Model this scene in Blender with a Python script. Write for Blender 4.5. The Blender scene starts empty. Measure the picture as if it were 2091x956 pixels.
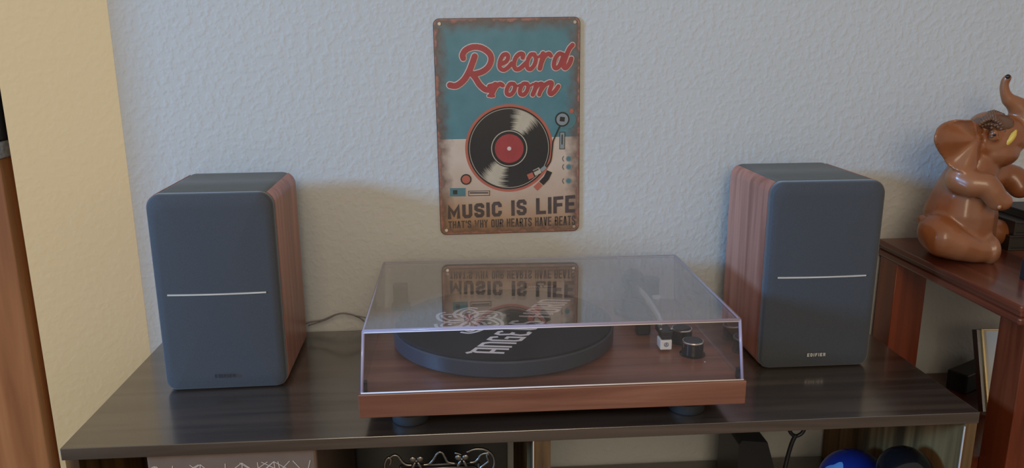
import bpy, bmesh, math, random
from mathutils import Vector, Matrix
random.seed(7)
PI = math.pi
sc = bpy.context.scene
col = sc.collection

# ------------------------------------------------------------------ camera
cam_d = bpy.data.cameras.new('camera'); cam = bpy.data.objects.new('camera', cam_d); col.objects.link(cam)
_r = Vector((0.9974581, -0.0710028, -0.0060003)); _u = Vector((0.0229303, 0.2401157, 0.9704734)); _f = Vector((0.0674656, 0.9681441, -0.2411335))
cam.matrix_world = Matrix(((_r.x, _u.x, -_f.x, -0.01702), (_r.y, _u.y, -_f.y, -1.1063), (_r.z, _u.z, -_f.z, 0.41471), (0, 0, 0, 1)))
cam_d.sensor_fit = 'HORIZONTAL'; cam_d.sensor_width = 36; cam_d.lens = 1611.59 / 2091 * 36
cam_d.clip_start = 0.02
sc.camera = cam

# ------------------------------------------------------------------ world, window daylight, room lamp, exposure
wd = bpy.data.worlds.new('room_ambience'); sc.world = wd; wd.use_nodes = True
wd.node_tree.nodes['Background'].inputs['Color'].default_value = (1.0, 0.89, 0.74, 1)
wd.node_tree.nodes['Background'].inputs['Strength'].default_value = 0.40

def area_light(name, loc, target, sx, sy, power, color):
    d = bpy.data.lights.new(name, 'AREA'); d.shape = 'RECTANGLE'; d.size = sx; d.size_y = sy; d.energy = power; d.color = color
    o = bpy.data.objects.new(name, d); col.objects.link(o); o.location = loc
    o.rotation_euler = (Vector(target) - Vector(loc)).to_track_quat('-Z', 'Y').to_euler()
    return o
WIN = Vector((-5.0, -2.15, 1.38)); WIN_AIM = Vector((-0.1, -0.1, 0.2))
area_light('window_daylight', WIN, WIN_AIM, 1.0, 0.8, 300, (0.19, 0.52, 1.0))
area_light('room_lamp', (-0.05, -2.4, 1.05), (-0.1, -0.1, 0.1), 1.0, 1.0, 17, (1.0, 0.84, 0.60))

vs = sc.view_settings
vs.view_transform = 'Standard'; vs.look = 'None'; vs.gamma = 1; vs.use_curve_mapping = False
vs.exposure = 0.0

# ------------------------------------------------------------------ materials
def nodes_of(m): return m.node_tree.nodes, m.node_tree.links
def mat(name, color, rough=0.5, metal=0.0, spec=0.5, coat=0.0, bump=None, var=None, sheen=0.0, coatr=0.1):
    """plain procedural material: optional colour variation (scale, amount) and bump (scale, strength, distance)"""
    m = bpy.data.materials.new(name); m.use_nodes = True
    n, l = nodes_of(m); b = n['Principled BSDF']
    b.inputs['Base Color'].default_value = (*color, 1); b.inputs['Roughness'].default_value = rough
    b.inputs['Metallic'].default_value = metal; b.inputs['Specular IOR Level'].default_value = spec
    b.inputs['Coat Weight'].default_value = coat; b.inputs['Coat Roughness'].default_value = coatr
    b.inputs['Sheen Weight'].default_value = sheen
    tc = n.new('ShaderNodeTexCoord')
    sc_, am = var or (60, 0.12)
    nz = n.new('ShaderNodeTexNoise'); nz.inputs['Scale'].default_value = sc_; nz.inputs['Detail'].default_value = 4
    l.new(tc.outputs['Object'], nz.inputs['Vector'])
    mx = n.new('ShaderNodeMix'); mx.data_type = 'RGBA'
    mx.inputs['A'].default_value = (*[c * (1 - am) for c in color], 1); mx.inputs['B'].default_value = (*[min(1, c * (1 + am)) for c in color], 1)
    l.new(nz.outputs['Fac'], mx.inputs['Factor']); l.new(mx.outputs['Result'], b.inputs['Base Color'])
    if bump:
        nb = n.new('ShaderNodeTexNoise'); nb.inputs['Scale'].default_value = bump[0]; nb.inputs['Detail'].default_value = 3
        bp = n.new('ShaderNodeBump'); bp.inputs['Strength'].default_value = bump[1]; bp.inputs['Distance'].default_value = bump[2]
        l.new(tc.outputs['Object'], nb.inputs['Vector']); l.new(nb.outputs['Fac'], bp.inputs['Height']); l.new(bp.outputs['Normal'], b.inputs['Normal'])
    return m

def wood(name, dark, light, axis='X', rough=0.4, freq=1.0, coat=0.0, spec=0.5, contrast=(0.35, 0.7)):
    m = bpy.data.materials.new(name); m.use_nodes = True
    n, l = nodes_of(m); b = n['Principled BSDF']; b.inputs['Roughness'].default_value = rough; b.inputs['Specular IOR Level'].default_value = spec
    b.inputs['Coat Weight'].default_value = coat; b.inputs['Coat Roughness'].default_value = 0.15; b.inputs['Coat IOR'].default_value = 1.5 if coat < .6 else 1.75
    tc = n.new('ShaderNodeTexCoord'); mp = n.new('ShaderNodeMapping')
    s = [60 * freq] * 3; s['XYZ'.index(axis)] = 3.5 * freq
    mp.inputs['Scale'].default_value = s; l.new(tc.outputs['Object'], mp.inputs['Vector'])
    nz = n.new('ShaderNodeTexNoise'); nz.inputs['Scale'].default_value = 1; nz.inputs['Detail'].default_value = 6; nz.inputs['Distortion'].default_value = 0.6
    l.new(mp.outputs['Vector'], nz.inputs['Vector'])
    rp = n.new('ShaderNodeValToRGB'); rp.color_ramp.elements[0].position = contrast[0]; rp.color_ramp.elements[1].position = contrast[1]
    rp.color_ramp.elements[0].color = (*dark, 1); rp.color_ramp.elements[1].color = (*light, 1)
    l.new(nz.outputs['Fac'], rp.inputs['Fac'])
    s2 = [9 * freq] * 3; s2['XYZ'.index(axis)] = 1.6 * freq
    mp2 = n.new('ShaderNodeMapping'); mp2.inputs['Scale'].default_value = s2; l.new(tc.outputs['Object'], mp2.inputs['Vector'])
    n2 = n.new('ShaderNodeTexNoise'); n2.inputs['Scale'].default_value = 1; n2.inputs['Detail'].default_value = 2; l.new(mp2.outputs['Vector'], n2.inputs['Vector'])
    mx = n.new('ShaderNodeMix'); mx.data_type = 'RGBA'; mx.blend_type = 'MULTIPLY'; mx.inputs['Factor'].default_value = 0.5
    l.new(rp.outputs['Color'], mx.inputs['A']); l.new(n2.outputs['Fac'], mx.inputs['B'])
    sc2 = n.new('ShaderNodeMix'); sc2.data_type = 'RGBA'; sc2.blend_type = 'MULTIPLY'; sc2.inputs['Factor'].default_value = 1
    sc2.inputs['B'].default_value = (1.33, 1.33, 1.33, 1); l.new(mx.outputs['Result'], sc2.inputs['A'])
    l.new(sc2.outputs['Result'], b.inputs['Base Color'])
    bp = n.new('ShaderNodeBump'); bp.inputs['Strength'].default_value = 0.08; bp.inputs['Distance'].default_value = 0.0004
    l.new(nz.outputs['Fac'], bp.inputs['Height']); l.new(bp.outputs['Normal'], b.inputs['Normal'])
    return m

def plaster(name, color, relief=1.0):
    m = bpy.data.materials.new(name); m.use_nodes = True
    n, l = nodes_of(m); b = n['Principled BSDF']; b.inputs['Roughness'].default_value = 0.75; b.inputs['Base Color'].default_value = (*color, 1)
    b.inputs['Specular IOR Level'].default_value = 0.3
    tc = n.new('ShaderNodeTexCoord')
    nz = n.new('ShaderNodeTexNoise'); nz.inputs['Scale'].default_value = 105; nz.inputs['Detail'].default_value = 1.6; nz.inputs['Roughness'].default_value = 0.55
    l.new(tc.outputs['Object'], nz.inputs['Vector'])
    rp = n.new('ShaderNodeValToRGB'); rp.color_ramp.elements[0].position = 0.42; rp.color_ramp.elements[1].position = 0.68; rp.color_ramp.interpolation = 'EASE'
    l.new(nz.outputs['Fac'], rp.inputs['Fac'])
    n2 = n.new('ShaderNodeTexNoise'); n2.inputs['Scale'].default_value = 3; n2.inputs['Detail'].default_value = 3; l.new(tc.outputs['Object'], n2.inputs['Vector'])
    mx = n.new('ShaderNodeMix'); mx.data_type = 'RGBA'
    mx.inputs['A'].default_value = (*[c * 0.97 for c in color], 1); mx.inputs['B'].default_value = (*[c * 1.03 for c in color], 1)
    l.new(n2.outputs['Fac'], mx.inputs['Factor']); l.new(mx.outputs['Result'], b.inputs['Base Color'])
    bp = n.new('ShaderNodeBump'); bp.inputs['Strength'].default_value = 0.26 * relief; bp.inputs['Distance'].default_value = 0.0014
    l.new(rp.outputs['Color'], bp.inputs['Height']); l.new(bp.outputs['Normal'], b.inputs['Normal'])
    return m

def acrylic(name, tint=(0.97, 0.96, 0.98), f0=0.022, haze=0.007):
    """clear sheet: Schlick mix of see-through and mirror, plus a trace of dust"""
    m = bpy.data.materials.new(name); m.use_nodes = True
    n, l = nodes_of(m); n.remove(n['Principled BSDF']); out = n['Material Output']
    g = n.new('ShaderNodeNewGeometry'); dt = n.new('ShaderNodeVectorMath'); dt.operation = 'DOT_PRODUCT'
    l.new(g.outputs['Normal'], dt.inputs[0]); l.new(g.outputs['Incoming'], dt.inputs[1])
    def mth(op, a, b=None):
        x = n.new('ShaderNodeMath'); x.operation = op; x.use_clamp = False
        for i, v in enumerate((a, b)):
            if v is None: continue
            if isinstance(v, (int, float)): x.inputs[i].default_value = v
            else: l.new(v, x.inputs[i])
        return x.outputs[0]
    c = mth('ABSOLUTE', dt.outputs['Value'])
    fr = mth('ADD', mth('MULTIPLY', mth('POWER', mth('SUBTRACT', 1.0, c), 2.5), 1 - f0), f0)
    tr = n.new('ShaderNodeBsdfTransparent'); tr.inputs['Color'].default_value = (*tint, 1)
    nz = n.new('ShaderNodeTexNoise'); nz.inputs['Scale'].default_value = 25; tc = n.new('ShaderNodeTexCoord'); l.new(tc.outputs['Object'], nz.inputs['Vector'])
    hz = mth('MULTIPLY', nz.outputs['Fac'], haze * 2)
    df = n.new('ShaderNodeBsdfDiffuse'); df.inputs['Color'].default_value = (0.8, 0.8, 0.82, 1)
    m0 = n.new('ShaderNodeMixShader'); l.new(hz, m0.inputs[0]); l.new(tr.outputs[0], m0.inputs[1]); l.new(df.outputs[0], m0.inputs[2])
    gl = n.new('ShaderNodeBsdfGlossy'); gl.inputs['Roughness'].default_value = 0.02
    m1 = n.new('ShaderNodeMixShader'); l.new(fr, m1.inputs[0]); l.new(m0.outputs[0], m1.inputs[1]); l.new(gl.outputs[0], m1.inputs[2])
    l.new(m1.outputs[0], out.inputs['Surface'])
    return m

def sign_paint(name):
    """tin sign: teal over cream, rusted brown rim (object space: x across, z up)"""
    m = bpy.data.materials.new(name); m.use_nodes = True
    n, l = nodes_of(m); b = n['Principled BSDF']; b.inputs['Roughness'].default_value = 0.42
    tc = n.new('ShaderNodeTexCoord'); sp = n.new('ShaderNodeSeparateXYZ'); l.new(tc.outputs['Object'], sp.inputs[0])
    def mth(op, a, b=None, clamp=False):
        x = n.new('ShaderNodeMath'); x.operation = op; x.use_clamp = clamp
        for i, v in enumerate((a, b)):
            if v is None: continue
            if isinstance(v, (int, float)): x.inputs[i].default_value = v
            else: l.new(v, x.inputs[i])
        return x.outputs[0]
    def noise(s, d=5):
        z = n.new('ShaderNodeTexNoise'); z.inputs['Scale'].default_value = s; z.inputs['Detail'].default_value = d; l.new(tc.outputs['Object'], z.inputs['Vector']); return z.outputs['Fac']
    def mix(f, a, b_):
        x = n.new('ShaderNodeMix'); x.data_type = 'RGBA'
        if isinstance(f, float): x.inputs['Factor'].default_value = f
        else: l.new(f, x.inputs['Factor'])
        for k, v in (('A', a), ('B', b_)):
            if isinstance(v, tuple): x.inputs[k].default_value = (*v, 1)
            else: l.new(v, x.inputs[k])
        return x.outputs['Result']
    up = mth('GREATER_THAN', sp.outputs['Z'], -0.0128)
    n1 = noise(35); n2 = noise(90, 6); n3 = noise(220, 4)
    teal = mix(n1, (0.035, 0.135, 0.15), (0.10, 0.22, 0.235))
    low = mth('MULTIPLY', mth('SUBTRACT', -0.045, sp.outputs['Z']), 11, True)      # the print browns towards its foot
    cream = mix(low, mix(n1, (0.50, 0.35, 0.25), (0.62, 0.50, 0.40)), mix(n1, (0.33, 0.18, 0.10), (0.44, 0.27, 0.16)))
    base = mix(up, cream, teal)
    ex = mth('SUBTRACT', 0.1, mth('ABSOLUTE', sp.outputs['X'])); ez = mth('SUBTRACT', 0.15, mth('ABSOLUTE', sp.outputs['Z']))
    e = mth('MINIMUM', ex, ez)
    wv = mth('ADD', e, mth('MULTIPLY', mth('SUBTRACT', n2, 0.5), 0.022))
    grime = mth('SUBTRACT', 1.0, mth('MULTIPLY', mth('SUBTRACT', wv, 0.004), 60, True), True)
    c1 = mix(mth('MULTIPLY', grime, 0.85), base, mix(n2, (0.05, 0.035, 0.03), (0.20, 0.085, 0.05)))
    rust = mth('SUBTRACT', 1.0, mth('MULTIPLY', mth('SUBTRACT', wv, 0.0005), 320, True), True)
    c2 = mix(rust, c1, mix(n3, (0.20, 0.05, 0.03), (0.42, 0.20, 0.15)))
    l.new(c2, b.inputs['Base Color'])
    return m

M = {}
M['wall'] = plaster('painted_textured_wall', (0.53, 0.525, 0.51))
M['wall_side'] = plaster('painted_wall_warm_lit', (0.88, 0.805, 0.615), 0.5)  # same paint as the back wall, with warm light put into its colour
M['floor'] = wood('floor_planks', (0.16, 0.09, 0.05), (0.30, 0.18, 0.10), 'X', 0.4)
M['console'] = wood('dark_walnut_laminate', (0.022, 0.014, 0.010), (0.075, 0.052, 0.038), 'X', 0.27, 0.8, 1.0, 1.0)
M['console_v'] = wood('dark_walnut_laminate_upright', (0.055, 0.028, 0.011), (0.25, 0.135, 0.050), 'Z', 0.6, 0.7, 0.0, 0.25)
M['cherry'] = wood('dark_cherry_wood', (0.065, 0.013, 0.006), (0.17, 0.040, 0.017), 'Y', 0.28, 0.7, 0.35)
M['cherry_v'] = wood('dark_cherry_wood_leg', (0.10, 0.018, 0.006), (0.24, 0.050, 0.018), 'Z', 0.3, 0.7, 0.3)
M['oak'] = wood('orange_oak_cabinet', (0.24, 0.075, 0.020), (0.40, 0.150, 0.048), 'Z', 0.4, 0.6)
M['plinth'] = wood('red_walnut_veneer', (0.135, 0.045, 0.024), (0.25, 0.100, 0.058), 'X', 0.36, 1.1, 0.15)
M['spk_wood'] = wood('brown_walnut_vinyl', (0.27, 0.085, 0.055), (0.50, 0.20, 0.135), 'Z', 0.38, 0.9, 0.1)
M['granite'] = mat('speckled_grey_granite', (0.22, 0.19, 0.18), 0.25, var=(140, 0.8))
M['black'] = mat('black_plastic', (0.014, 0.014, 0.016), 0.38)
M['blackgloss'] = mat('glossy_black', (0.006, 0.006, 0.008), 0.12)
M['rubber'] = mat('black_rubber', (0.022, 0.024, 0.028), 0.6)
M['vinyl_top'] = mat('charcoal_vinyl', (0.105, 0.112, 0.110), 0.4, bump=(500, 0.2, 0.0003))
M['grille'] = mat('charcoal_grille_cloth', (0.043, 0.048, 0.060), 0.7, sheen=0.3, bump=(1600, 0.5, 0.0004), var=(900, 0.35))
M['silver'] = mat('brushed_silver', (0.72, 0.70, 0.66), 0.28, 1.0)
M['strip'] = mat('satin_silver_strip', (0.72, 0.70, 0.66), 0.35, 0.35)
M['darkprint'] = mat('gunmetal_lettering', (0.045, 0.045, 0.05), 0.4, 0.5)
M['platter'] = mat('slate_platter', (0.034, 0.042, 0.058), 0.33)
M['felt'] = mat('black_felt', (0.010, 0.010, 0.012), 0.9, bump=(900, 0.3, 0.0003))
M['white'] = mat('white_print', (0.78, 0.76, 0.77), 0.6, var=(50, 0.03))
M['cart'] = mat('white_cartridge_plastic', (0.80, 0.78, 0.72), 0.4, var=(50, 0.03))
M['blueprint'] = mat('blue_print', (0.05, 0.13, 0.25), 0.5)
M['lid'] = acrylic('clear_acrylic')
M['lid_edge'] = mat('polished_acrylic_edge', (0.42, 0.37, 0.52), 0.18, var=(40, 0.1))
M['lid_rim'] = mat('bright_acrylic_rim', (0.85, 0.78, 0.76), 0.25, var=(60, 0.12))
M['cable'] = mat('grey_cable', (0.16, 0.14, 0.14), 0.5)
M['plug'] = mat('beige_plug', (0.26, 0.19, 0.13), 0.5)
M['sign'] = sign_paint('printed_tin')
M['tin'] = mat('rusty_tin_edge', (0.055, 0.026, 0.022), 0.45, 0.3)
M['s_red'] = mat('print_red', (0.33, 0.035, 0.035), 0.45, var=(70, 0.25))
M['s_pale'] = mat('print_pale', (0.62, 0.47, 0.41), 0.45)
M['s_black'] = mat('print_black', (0.012, 0.011, 0.013), 0.4)
M['s_brown'] = mat('print_dark_brown', (0.060, 0.040, 0.038), 0.45, var=(60, 0.55))
M['s_cream'] = mat('print_cream', (0.46, 0.38, 0.27), 0.45)
M['s_teal'] = mat('print_teal', (0.07, 0.16, 0.16), 0.45)
M['s_grey'] = mat('print_grey', (0.22, 0.24, 0.23), 0.45)
M['s_orange'] = mat('print_orange', (0.42, 0.10, 0.06), 0.45)
M['ele'] = mat('glazed_brown_resin', (0.26, 0.088, 0.032), 0.33, coat=0.25, var=(22, 0.45), bump=(120, 0.12, 0.001), coatr=0.12)
M['ele_orn'] = mat('bronze_ornament', (0.15, 0.075, 0.045), 0.34, 0.15)
M['tusk'] = mat('yellow_tusk', (0.66, 0.42, 0.07), 0.3)
M['nail'] = mat('pale_brown_nail', (0.40, 0.17, 0.07), 0.25)
M['pewter'] = mat('antique_pewter', (0.28, 0.265, 0.25), 0.33, 1.0)
M['pewter_dark'] = mat('dark_pewter', (0.09, 0.088, 0.09), 0.4, 0.9)
M['photo'] = mat('grey_photograph', (0.13, 0.15, 0.19), 0.25, var=(18, 0.5))
M['paper'] = mat('pale_paper', (0.62, 0.60, 0.55), 0.5, var=(30, 0.08))
M['gold'] = mat('gilt_edge', (0.80, 0.58, 0.28), 0.3, 0.9)
M['bin'] = mat('taupe_fabric', (0.16, 0.105, 0.075), 0.8, bump=(700, 0.3, 0.0004))
M['binline'] = mat('pale_bin_print', (0.50, 0.42, 0.36), 0.7)
M['globe'] = mat('deep_blue_globe', (0.010, 0.022, 0.17), 0.14)
M['land'] = mat('pale_blue_land', (0.10, 0.26, 0.55), 0.2)
M['darkbook'] = mat('dark_brown_cover', (0.022, 0.016, 0.014), 0.5)
M['green'] = mat('grey_green_picture', (0.16, 0.24, 0.18), 0.5)

# ------------------------------------------------------------------ mesh helpers
class MB:
    def __init__(s): s.v = []; s.f = []; s.sm = []
    def add(s, vs_, fs, smooth=False):
        o = len(s.v); s.v += [tuple(p) for p in vs_]
        for f in fs: s.f.append([i + o for i in f]); s.sm.append(smooth)
        return s
    def box(s, x0, x1, y0, y1, z0, z1, b=0.0):
        if b <= 0:
            p = [(x, y, z) for z in (z0, z1) for y in (y0, y1) for x in (x0, x1)]
            return s.add(p, [(0, 2, 3, 1), (4, 5, 7, 6), (0, 1, 5, 4), (2, 6, 7, 3), (0, 4, 6, 2), (1, 3, 7, 5)])
        bm = bmesh.new(); bmesh.ops.create_cube(bm, size=1)
        for v in bm.verts: v.co = Vector(((x0 + x1) / 2 + v.co.x * (x1 - x0), (y0 + y1) / 2 + v.co.y * (y1 - y0), (z0 + z1) / 2 + v.co.z * (z1 - z0)))
        bmesh.ops.bevel(bm, geom=bm.edges[:], offset=b, segments=2, profile=0.5, affect='EDGES')
        return s.bm(bm)
    def bm(s, bm, smooth=False):
        bm.verts.index_update(); s.add([v.co[:] for v in bm.verts], [[v.index for v in f.verts] for f in bm.faces], smooth); bm.free(); return s
    def extrude(s, outline, axis, a, b, smooth=False):
        """outline: 2D loop; axis: direction of extrusion ('Y': points are x,z ; 'Z': x,y ; 'X': y,z)"""
        def p3(p, t): return {'Y': (p[0], t, p[1]), 'Z': (p[0], p[1], t), 'X': (t, p[0], p[1])}[axis]
        n = len(outline); vs_ = [p3(p, a) for p in outline] + [p3(p, b) for p in outline]
        fs = [tuple(range(n)), tuple(range(2 * n - 1, n - 1, -1))]
        s.add(vs_, fs)
        o = len(s.v) - 2 * n
        for i in range(n):
            j = (i + 1) % n; s.f.append([o + i, o + n + i, o + n + j, o + j]); s.sm.append(smooth)
        return s
    def lathe(s, prof, c=(0, 0, 0), n=40, ex=1.0, ey=1.0, axis='Z'):
        """prof: (radius, height) pairs from bottom to top; ends closed; sharp corners get rings of their own"""
        big = max(r for r, h in prof); kx = ex if big * ex > 0.02 and ex != 1.0 else 1.0
        P2 = [prof[0]]; cut = set()
        for i in range(1, len(prof) - 1):
            a = Vector(((prof[i][0] - prof[i - 1][0]) * kx, prof[i][1] - prof[i - 1][1])); b = Vector(((prof[i + 1][0] - prof[i][0]) * kx, prof[i + 1][1] - prof[i][1]))
            P2.append(prof[i])
            if a.length > 1e-9 and b.length > 1e-9 and a.angle(b) > 0.6: cut.add(len(P2) - 1); P2.append(prof[i])
        prof = P2 + [prof[-1]]
        vs_ = []; fs = []; k = len(prof)
        for r, h in prof:
            for i in range(n):
                a = 2 * PI * i / n; x, y = r * ex * math.cos(a), r * ey * math.sin(a)
                q = (x, y, h) if axis == 'Z' else ((x, h, y) if axis == 'Y' else (h, x, y))
                vs_.append((q[0] + c[0], q[1] + c[1], q[2] + c[2]))
        for j in range(k - 1):
            if j in cut: continue
            for i in range(n):
                i2 = (i + 1) % n; fs.append((j * n + i, j * n + i2, (j + 1) * n + i2, (j + 1) * n + i))
        s.add(vs_, fs, True); o = len(s.v) - len(vs_)
        s.f.append([o + i for i in range(n - 1, -1, -1)]); s.sm.append(False)
        s.f.append([o + (k - 1) * n + i for i in range(n)]); s.sm.append(False)
        return s
    def tube(s, pts, rad, n=8, flat=1.0):
        pts = [Vector(p) for p in pts]; m = len(pts); rad = rad if isinstance(rad, (list, tuple)) else [rad] * m
        vs_ = []; fs = []; up = None
        for i, p in enumerate(pts):
            t = (pts[min(i + 1, m - 1)] - pts[max(i - 1, 0)]).normalized()
            if up is None:
                up = Vector((0, 0, 1)) if abs(t.z) < 0.9 else Vector((0, 1, 0))
            a = t.cross(up).normalized(); up = a.cross(t).normalized()
            for k in range(n):
                w = 2 * PI * k / n; vs_.append(p + (a * math.cos(w) + up * math.sin(w) * flat) * rad[i])
        for i in range(m - 1):
            for k in range(n):
                k2 = (k + 1) % n; fs.append((i * n + k, i * n + k2, (i + 1) * n + k2, (i + 1) * n + k))
        fs += [tuple(range(n - 1, -1, -1)), tuple((m - 1) * n + k for k in range(n))]
        return s.add(vs_, fs, True)
    def ball(s, c, r, seg=12, rot=None):
        r = r if isinstance(r, (tuple, list)) else (r, r, r)
        bm = bmesh.new(); bmesh.ops.create_uvsphere(bm, u_segments=seg, v_segments=max(6, seg * 2 // 3), radius=1)
        for v in bm.verts:
            q = Vector((v.co.x * r[0], v.co.y * r[1], v.co.z * r[2]))
            if rot: q = rot @ q
            v.co = q + Vector(c)
        return s.bm(bm, True)
    def build(s, name, material, parent=None, loc=None):
        me = bpy.data.meshes.new(name); me.from_pydata(s.v, [], s.f); me.materials.append(material)
        me.polygons.foreach_set('use_smooth', s.sm); me.update()
        bm = bmesh.new(); bm.from_mesh(me); bmesh.ops.recalc_face_normals(bm, faces=bm.faces[:]); bm.to_mesh(me); bm.free()
        o = bpy.data.objects.new(name, me); col.objects.link(o)
        if loc: o.location = loc
        if parent: o.parent = parent
        return o

def tag(o, label, cat, group=None, kind=None):
    o['label'] = label; o['category'] = cat
    if group: o['group'] = group
    if kind: o['kind'] = kind
    return o
def thing(name, label, cat, loc=(0, 0, 0), rz=0.0, group=None):
    o = bpy.data.objects.new(name, None); col.objects.link(o); o.location = loc; o.rotation_euler = (0, 0, rz); o.empty_display_size = 0.02
    return tag(o, label, cat, group)
def struct(o, label=None):
    o['kind'] = 'structure'
    if label: o['label'] = label
    return o
def rrect(x0, x1, z0, z1, rt, rb=None, n=8):
    rb = rt if rb is None else rb; out = []
    for cx, cz, r, a0 in ((x1 - rb, z0 + rb, rb, -90), (x1 - rt, z1 - rt, rt, 0), (x0 + rt, z1 - rt, rt, 90), (x0 + rb, z0 + rb, rb, 180)):
        for i in range(n + 1):
            a = math.radians(a0 + 90 * i / n); out.append((cx + r * math.cos(a), cz + r * math.sin(a)))
    return out
def spline(pts, k=6, closed=False):
    """Catmull-Rom through 2D or 3D points"""
    P = [Vector(p) for p in pts]; n = len(P); out = []
    for i in range(n if closed else n - 1):
        g = (lambda j: P[j % n]) if closed else (lambda j: P[max(0, min(n - 1, j))])
        a, b, c, d = g(i - 1), g(i), g(i + 1), g(i + 2)
        for t in range(k):
            u = t / k
            out.append(0.5 * ((2 * b) + (c - a) * u + (2 * a - 5 * b + 4 * c - d) * u * u + (3 * b - a - 3 * c + d) * u ** 3))
    out.append(P[0].copy() if closed else P[-1].copy())
    return out

class Ink:
    """flat print laid on a plane: ribbons and filled loops in 2D, mapped by fn(x, y, lift)"""
    def __init__(s, fn, lift): s.fn = fn; s.lift = lift; s.mb = MB(); s.j = 0
    def _l(s): s.j += 1; return s.lift + s.j * 6e-7
    def fill(s, loop):
        h = s._l(); s.mb.add([s.fn(p[0], p[1], h) for p in loop], [tuple(range(len(loop)))]); return s
    def disc(s, x, y, r, n=32, ry=None): return s.fill([(x + r * math.cos(2 * PI * i / n), y + (ry or r) * math.sin(2 * PI * i / n)) for i in range(n)])
    def ring(s, x, y, r0, r1, n=48, a0=0, a1=360):
        h = s._l(); v = []; f = []; full = (a1 - a0) >= 360; m = n if full else n + 1
        for i in range(m):
            a = math.radians(a0 + (a1 - a0) * i / n); c, q = math.cos(a), math.sin(a)
            v += [s.fn(x + r0 * c, y + r0 * q, h), s.fn(x + r1 * c, y + r1 * q, h)]
        for i in range(n):
            j = (i + 1) % m; f.append((2 * i, 2 * i + 1, 2 * j + 1, 2 * j))
        s.mb.add(v, f); return s
    def stroke(s, pts, w, caps=False, w1=None):
        P = [Vector((p[0], p[1])) for p in pts]
        Q = [P[0]]
        for p in P[1:]:
            if (p - Q[-1]).length > 1e-7: Q.append(p)
        P = Q; n = len(P); h = s._l(); v = []; f = []
        for i, p in enumerate(P):
            d0 = (p - P[i - 1]).normalized() if i else (P[1] - p).normalized()
            d1 = (P[i + 1] - p).normalized() if i < n - 1 else d0
            n0 = Vector((-d0.y, d0.x)); n1 = Vector((-d1.y, d1.x)); mt = n0 + n1
            if mt.length < 1e-6: mt = n0.copy()
            mt.normalize(); sc_ = 1 / max(0.55, mt.dot(n0))
            ww = w if w1 is None else w + (w1 - w) * i / (n - 1)
            for sg in (-0.5, 0.5):
                q = p + mt * (ww * sg * sc_); v.append(s.fn(q.x, q.y, h))
        for i in range(n - 1): f.append((2 * i, 2 * i + 2, 2 * i + 3, 2 * i + 1))
        s.mb.add(v, f)
        if caps: s.disc(P[0].x, P[0].y, w / 2, 14); s.disc(P[-1].x, P[-1].y, (w if w1 is None else w1) / 2, 14)
        return s
    def brush(s, pts, w):
        P = [Vector((p[0], p[1])) for p in pts]
        for a, b in zip(P[:-1], P[1:]):
            d = b - a
            if d.length < 1e-7: continue
            n = Vector((-d.y, d.x)).normalized() * (w / 2); s.fill([a - n, b - n, b + n, a + n])
        for i, p in enumerate(P):         # round ends and joints
            if i in (0, len(P) - 1) or (p - P[i - 1]).angle(P[i + 1] - p, 0) > 0.10: s.disc(p.x, p.y, w / 2, 16)
        return s
    def build(s, name, material, parent): return s.mb.build(name, material, parent)

GLYPH = {
 'M': [[(0, 0), (0, 1), (.5, .25), (1, 1), (1, 0)]], 'U': [[(0, 1), (0, .15), (.2, 0), (.8, 0), (1, .15), (1, 1)]],
 'S': [[(1, .70), (1, .87), (.8, 1), (.2, 1), (0, .87), (0, .66), (.2, .55), (.8, .45), (1, .34), (1, .13), (.8, 0), (.2, 0), (0, .13), (0, .30)]],
 'I': [[(.5, 0), (.5, 1)]], 'C': [[(1, .66), (1, .85), (.8, 1), (.2, 1), (0, .85), (0, .15), (.2, 0), (.8, 0), (1, .15), (1, .34)]],
 'L': [[(0, 1), (0, 0), (1, 0)]], 'F': [[(0, 0), (0, 1), (1, 1)], [(0, .5), (.85, .5)]], 'E': [[(1, 1), (0, 1), (0, 0), (1, 0)], [(0, .5), (.85, .5)]],
 'T': [[(0, 1), (1, 1)], [(.5, 1), (.5, 0)]], 'H': [[(0, 0), (0, 1)], [(1, 0), (1, 1)], [(0, .5), (1, .5)]],
 'A': [[(0, 0), (.42, 1), (.58, 1), (1, 0)], [(.2, .3), (.8, .3)]], "'": [[(.5, 1), (.5, .78)]],
 'W': [[(0, 1), (.25, 0), (.5, .8), (.75, 0), (1, 1)]], 'Y': [[(0, 1), (.5, .5), (1, 1)], [(.5, .5), (.5, 0)]],
 'O': [[(.5, 1), (.2, 1), (0, .85), (0, .15), (.2, 0), (.8, 0), (1, .15), (1, .85), (.8, 1), (.5, 1)]],
 'R': [[(0, 0), (0, 1), (.75, 1), (1, .88), (1, .6), (.75, .48), (0, .48)], [(.55, .48), (1, 0)]],
 'V': [[(0, 1), (.45, 0), (.55, 0), (1, 1)]], 'B': [[(0, 0), (0, 1), (.75, 1), (.95, .88), (.95, .62), (.75, .52), (0, .52)], [(.75, .52), (1, .42), (1, .12), (.8, 0), (0, 0)]],
 'D': [[(0, 0), (0, 1), (.7, 1), (1, .82), (1, .18), (.7, 0), (0, 0)]], 'N': [[(0, 0), (0, 1), (1, 0), (1, 1)]],
 'G': [[(1, .7), (1, .85), (.8, 1), (.2, 1), (0, .85), (0, .15), (.2, 0), (.8, 0), (1, .15), (1, .48), (.5, .48)]],
}
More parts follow.
